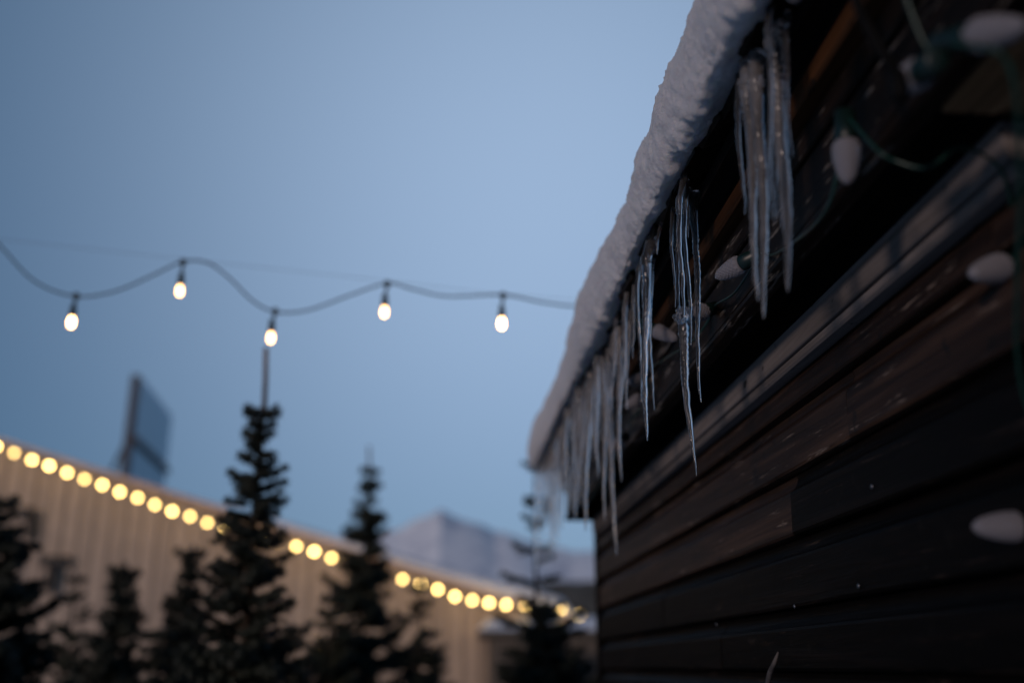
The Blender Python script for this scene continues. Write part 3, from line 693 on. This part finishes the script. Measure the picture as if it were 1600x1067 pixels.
# ------------------------------------------------------------------ young firs
def fir(name, tip, height, radius, label, seed, material='needle_dark', leader=.12, density=1.0, gap=.07, power=.8, droop=.15, needle=.016):
    rnd = random.Random(seed)
    base = Vector((tip.x, tip.y, 0)); height = tip.z
    t_ = thing(name, label, 'fir tree', base, 'young firs in front of the barn')
    lean = Vector((rnd.uniform(-.015, .015), rnd.uniform(-.015, .015), 0))
    tr = [Vector((0, 0, -.05)) + lean*0]; n = 10
    tr = [Vector((lean.x*math.sin(u*5), lean.y*math.sin(u*4+1), height*u-.03*(u == 0))) for u in [i/n for i in range(n+1)]]
    link('trunk', tube_mesh('trunk', tr, [max(.004, .011*height*(1-i/n)+.003) for i in range(n+1)], 8), 'bark', t_)
    if leader: link('leader', tube_mesh('leader', [tr[-1]-Vector((0, 0, .02)), tr[-1]+Vector((-.004, 0, leader*.5)), tr[-1]+Vector((-.010, 0, leader))], [.0085, .008, .0075], 8), 'leader_bark', t_)
    vs, fs = [], []; bv, bf = [], []
    def needles(p, q, cnt, ln):
        ax = (q-p).normalized(); o1 = ax.orthogonal().normalized(); o2 = ax.cross(o1)
        for _ in range(cnt):
            u = rnd.random(); an = rnd.uniform(0, 6.283); c = p.lerp(q, u)
            out = (o1*math.cos(an)+o2*math.sin(an)+ax*.55).normalized(); l = ln*rnd.uniform(.7, 1.25)
            sd_ = out.cross(ax).normalized()*.0026*(needle/.016)
            i = len(vs); vs.extend((c-sd_, c+sd_, c+out*l)); fs.append((i, i+1, i+2))
    def stick(p, q, r):
        ax = (q-p).normalized(); o1 = ax.orthogonal().normalized(); o2 = ax.cross(o1); i = len(bv)
        for e, rr in ((p, r), (q, r*.5)):
            for k in range(3): an = k*2.094; bv.append(e+(o1*math.cos(an)+o2*math.sin(an))*rr)
        for k in range(3): s = (k+1) % 3; bf.append((i+k, i+s, i+3+s, i+3+k))
    zz = height - .012; lvl = 0
    while zz > .25:
        frac = (height-zz)/height; rr = radius*(frac**power) + .030 + (.03 if lvl == 0 else 0)
        nb_ = rnd.randint(4, 6) if lvl < 4 else rnd.randint(6, 9)
        a0 = rnd.uniform(0, 6.28)
        for k in range(nb_):
            an = a0 + 6.283*k/nb_ + rnd.uniform(-.3, .3); ln = rr*rnd.uniform(.68, 1.18)
            z0 = zz + rnd.uniform(-1, 1)*gap*(0 if lvl < 2 else 1); up = rnd.uniform(.18, .5) - droop*min(1, frac*1.2)
            d = Vector((math.cos(an), math.sin(an), 0)); p0 = Vector((0, 0, z0))
            p1 = p0 + d*ln*.55 + Vector((0, 0, ln*up*.35)); p2 = p0 + d*ln + Vector((0, 0, ln*up))
            stick(p0, p1, .0035+.004*frac); stick(p1, p2, .0025+.002*frac)
            c_ = density*(1.0 if zz > EYE.z-.6 else .4); nd = int(max(16, ln*1300*c_))
            needles(p0.lerp(p1, .25), p1, nd//2, needle); needles(p1, p2, nd//2, needle)
            side = Vector((-d.y, d.x, 0)); ns = max(2, int(ln/.026))
            needles(Vector((0, 0, z0-.03)), Vector((0, 0, z0+.03)), int(20*c_), needle)
            for q in range(ns):
                u = (q+1)/(ns+.6); pc = p0.lerp(p1, u/.55) if u < .55 else p1.lerp(p2, (u-.55)/.45)
                for s in (-1, 1):
                    if rnd.random() < .15: continue
                    tl = ln*.42*(1.1-u)*rnd.uniform(.6, 1.25)+.012
                    e = pc + (d*.75+side*s*.8).normalized()*tl + Vector((0, 0, tl*rnd.uniform(-.25, .25)))
                    stick(pc, e, .0016); needles(pc, e, int(max(12, tl*1300*c_)), needle)
        lvl += 1; zz -= gap*rnd.uniform(.8, 1.25)*(1+.8*frac)
    link('crown', mesh('crown', vs, fs), material, t_); link('branches', mesh('branches', bv, bf), 'bark', t_)
    return t_
def tipd(x, y, D): return at_d(x, y, D)
fir('fir_tree', tipd(409, 645, 3.0), 0, .47, 'tallest dark fir with bare leader reaching up to a lit bulb', 3, leader=.205, gap=.036, power=1.0, needle=.017, density=1.0)
fir('fir_tree', tipd(577, 735, 6.4), 0, .68, 'second tallest fir, centred in front of the barn lights', 11, 'needle_olive', leader=.16, gap=.065, power=1.0, needle=.028, density=1.0)
fir('fir_tree', tipd(838, 725, 4.6), 0, .54, 'sparse fir behind the far icicles at the hut corner', 6, leader=.1, gap=.14, power=1.1, needle=.02, density=.45)
fir('fir_tree', tipd(-2, 786, 3.7), 0, .74, 'broad dark fir at the left edge of the picture', 8, leader=0, gap=.042, power=.8, needle=.024, density=1.2)
fir('fir_tree', tipd(194, 893, 4.6), 0, .46, 'small dense fir between the broad left one and the barn wall', 21, leader=.05, gap=.04, power=.9, needle=.024, density=1.2)
fir('fir_tree', tipd(298, 866, 4.8), 0, .42, 'small slender fir just left of the tallest one', 31, leader=.05, gap=.045, power=.95, needle=.024, density=1.2)
fir('fir_tree', tipd(118, 905, 5.8), 0, .45, 'pale olive small fir beside the broad left one', 41, 'needle_olive', leader=.06, gap=.09, power=.85, needle=.022, density=.6)
fir('fir_tree', tipd(852, 946, 4.3), 0, .62, 'low dense fir in front of the shed at the hut corner', 71, leader=.04, gap=.045, power=.75, needle=.022)
fir('fir_tree', tipd(458, 985, 3.9), 0, .5, 'lowest dark fir at the foot of the tallest one', 81, leader=.03, gap=.045, power=.8, needle=.02)
fir('fir_tree', tipd(250, 992, 3.8), 0, .5, 'lowest fir between the two small firs left of the tallest', 91, leader=.03, gap=.045, power=.8, needle=.02)
fir('fir_tree', tipd(657, 920, 5.6), 0, .58, 'short olive fir right of the second tallest one', 51, 'needle_olive', leader=.05, gap=.08, power=.85, needle=.022, density=.7)
fir('fir_tree', tipd(520, 935, 4.6), 0, .55, 'low fir filling the gap between the two tallest firs', 61, 'needle_olive', leader=.04, gap=.07, power=.85, needle=.02, density=.7)
